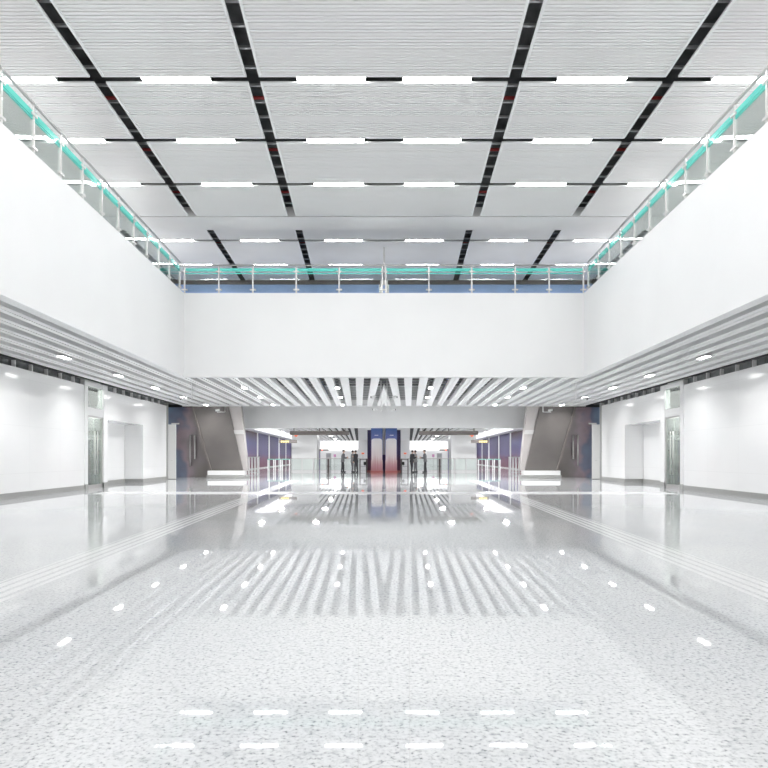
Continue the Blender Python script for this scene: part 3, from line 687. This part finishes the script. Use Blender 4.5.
def person(loc, yaw, h, top, bottom, label, arms, stride=.10, bend=0.0):
    "faces +x before yaw; arms = (elbow, wrist) of one side then of the other, as offsets"
    t = thing('person', loc, label, 'person'); t.rotation_euler.z = yaw; k = h/1.75; t.scale = (k, k, k)
    B = bend; hx = B + .03
    body = new()
    loft(body, [(0,.86,.09,.15), (0,.95,.11,.165), (B*.3,1.08,.095,.14), (B*.6,1.25,.115,.165), (B*.85,1.38,.11,.17), (B,1.44,.075,.12), (B,1.47,.055,.06)])
    limb(body, [(B,0,1.44), (B+.015,0,1.54)], [.058,.054])
    ball(body, (hx,0,1.645), .095,.075,.11, 18); ball(body, (hx+.03,0,1.59), .06,.055,.05)
    limb(body, [(hx+.088,0,1.665), (hx+.112,0,1.63)], [.010,.016], 8)
    limb(body, [(hx+.082,-.02,1.60), (hx+.082,.02,1.60)], [.009,.009], 8)
    jacket, trousers = new(), new()
    loft(jacket, [(0,.82,.145,.215), (B*.15,.95,.138,.20), (B*.35,1.08,.12,.165), (B*.6,1.25,.14,.19), (B*.85,1.37,.13,.205), (B*.95,1.435,.10,.16), (B,1.475,.068,.075)])
    loft(trousers, [(0,.80,.10,.155), (0,.92,.115,.165), (0,1.02,.105,.15)])
    for si, s in enumerate((1, -1)):
        ball(body, (hx-.005, s*.078, 1.64), .018,.010,.03, 10)
        sh = Vector((B*.9, s*.18, 1.395)); e, w_ = arms[si*2], arms[si*2+1]
        el = Vector((B+e[0], s*(.20+e[1]), e[2])); wr = Vector((B+w_[0], s*(.20+w_[1]), w_[2]))
        limb(body, [sh, el, wr], [.055,.042,.028]); limb(jacket, [sh, el, wr + (el-wr)*.06], [.080,.060,.045])
        d = (wr-el).normalized(); side = Vector((d.z, 0, -d.x)); side = side.normalized() if side.length > .01 else Vector((1,0,0))
        for off in (-.030, -.010, .010, .030): limb(body, [wr + d*.005, wr + d*.085 + side*off], [.020,.011], 8)
        for off, ln in ((-.040,.062), (-.013,.078), (.013,.072), (.038,.055)):
            a = wr + d*.085 + side*off; c = a + d*ln*.5 + Vector((0,-s*.010,0)); g = c + d*ln*.42 + Vector((0,-s*.022,0))
            limb(body, [a, c, g], [.0095,.0088,.0080], 8)
        a = wr + d*.03 - side*.018; c = a + d*.035 - side*.032; g = c + d*.03 - side*.008
        limb(body, [a, c, g], [.014,.0115,.010], 8)
        st = stride*s; hp = (0, s*.085, .88); kn = (st*.6+.02, s*.095, .48); an = (st, s*.10, .09)
        limb(body, [hp, kn, an], [.085,.052,.036]); limb(body, [an, (st+.13, s*.115, .04)], [.036,.028])
        limb(trousers, [hp, kn, (st, s*.10, .10)], [.100,.074,.058])
        b = new(); ball(b, (st+.05, s*.108, .05), .145,.052,.05, 16)
        for v in b.verts: v.co.z = max(v.co.z, 0)
        me = bpy.data.meshes.new('shoe'); b.to_mesh(me); b.free(); me.materials.append(M['black']); o = bpy.data.objects.new('shoe', me); C.objects.link(o); o.parent = t
    fuse('body', body, 'skin', t, .005); fuse('jacket', jacket, top, t, .014); fuse('trousers', trousers, bottom, t, .014)
    b = new(); ball(b, (hx-.018,0,1.672), .100,.086,.104, 18)
    for v in b.verts:
        if v.co.x > hx+.03 and v.co.z < 1.71: v.co.x = hx+.03
        if v.co.z < 1.60: v.co.z = 1.60
    me = bpy.data.meshes.new('hair'); b.to_mesh(me); b.free(); me.materials.append(M['hair']); o = bpy.data.objects.new('hair', me); C.objects.link(o); o.parent = t
    for s in (1, -1):
        b = new(); ball(b, (hx+.082, s*.031, 1.655), .010, .013, .008, 8)
        me = bpy.data.meshes.new('eye'); b.to_mesh(me); b.free(); me.materials.append(M['eye']); o = bpy.data.objects.new('eye', me); C.objects.link(o); o.parent = t
    return t
down = ((-.02,.05,1.14), (.06,.04,.90), (-.02,.05,1.14), (.06,.04,.90))
fold = ((.02,.04,1.13), (.24,-.06,1.12), (.02,.04,1.13), (.25,-.05,1.16))
one = ((-.02,.05,1.14), (.04,.05,.90), (.02,.04,1.13), (.26,-.02,1.22))
for sg in SIDES:
    n = SN[sg]; yaw = 0 if sg == 1 else math.pi
    person((sg*X(342.6, 50.3), 50.3, 0), yaw, 1.78, 'cloth_grey', 'cloth_dark', 'person in a dark grey jacket standing alone before the %s glass railing' % n, fold, .07, .06)
    person((sg*X(352.3, 50.9), 50.9, 0), yaw+.4*sg, 1.74, 'cloth_mid', 'cloth_grey', 'person in mid grey clothes, outer one of the %s pair' % n, down, .05, .02)
    person((sg*X(356.3, 50.0), 50.0, 0), yaw+(math.pi-.5)*sg, 1.74, 'cloth_dark', 'cloth_dark', 'person in charcoal clothes, inner one of the %s pair' % n, one, .06, .05)

# ------------------------------------------------------------ light, camera, view
def lamp(name, loc, rot, sx, sy, e, spread=180):
    la = bpy.data.lights.new(name, 'AREA'); la.shape = 'RECTANGLE'; la.size = sx; la.size_y = sy; la.energy = e; la.spread = math.radians(spread)
    o = bpy.data.objects.new(name, la); C.objects.link(o); o.location = loc; o.rotation_euler = rot
for sg in SIDES:
    # added fill lights, unseen behind the parapets, brighten the upper ceiling
    for d in (7, 12, 17, 22):
        p = P(sg, -8.0, d, 4.95); lamp('added_ceiling_fill', p, (math.pi, 0, 0), .6, 3.0, 60)
    lamp('added_vestibule_fill', P(sg, UW-.8, 25.8, ZL-.05), (0, 0, 0), .5, .8, 90)  # added fill, out of sight, brightens the space behind the door glass
for x in (-9, -4.5, 0, 4.5, 9): lamp('added_ceiling_fill', (x, 24.2, 4.95+EYE), (math.pi, 0, 0), 3, 1.6, 32)  # more added fill behind the far parapet, for the rear ceiling panels
w = bpy.data.worlds.new('daylight'); bpy.context.scene.world = w; w.use_nodes = True
bg = w.node_tree.nodes['Background']; bg.inputs[0].default_value = (1, .995, .985, 1); bg.inputs[1].default_value = 1.6

cam = bpy.data.cameras.new('camera'); co = bpy.data.objects.new('camera', cam); C.objects.link(co)
co.location = (0, 0, EYE); co.rotation_euler = (math.pi/2, 0, 0)
cam.sensor_width = 36; cam.lens = F/768*36; cam.shift_y = (456-384)/768; cam.clip_end = 400; cam.clip_start = .05
bpy.context.scene.camera = co
for o in bpy.data.objects:
    if '_o' in o: del o['_o']
vs = bpy.context.scene.view_settings
vs.view_transform = 'Standard'; vs.look = 'None'; vs.gamma = 1; vs.use_curve_mapping = False; vs.exposure = 0.07
cy = bpy.context.scene.cycles
cy.max_bounces = 10; cy.diffuse_bounces = 6; cy.glossy_bounces = 5; cy.transparent_max_bounces = 24
cy.use_denoising = True; cy.sample_clamp_indirect = 6
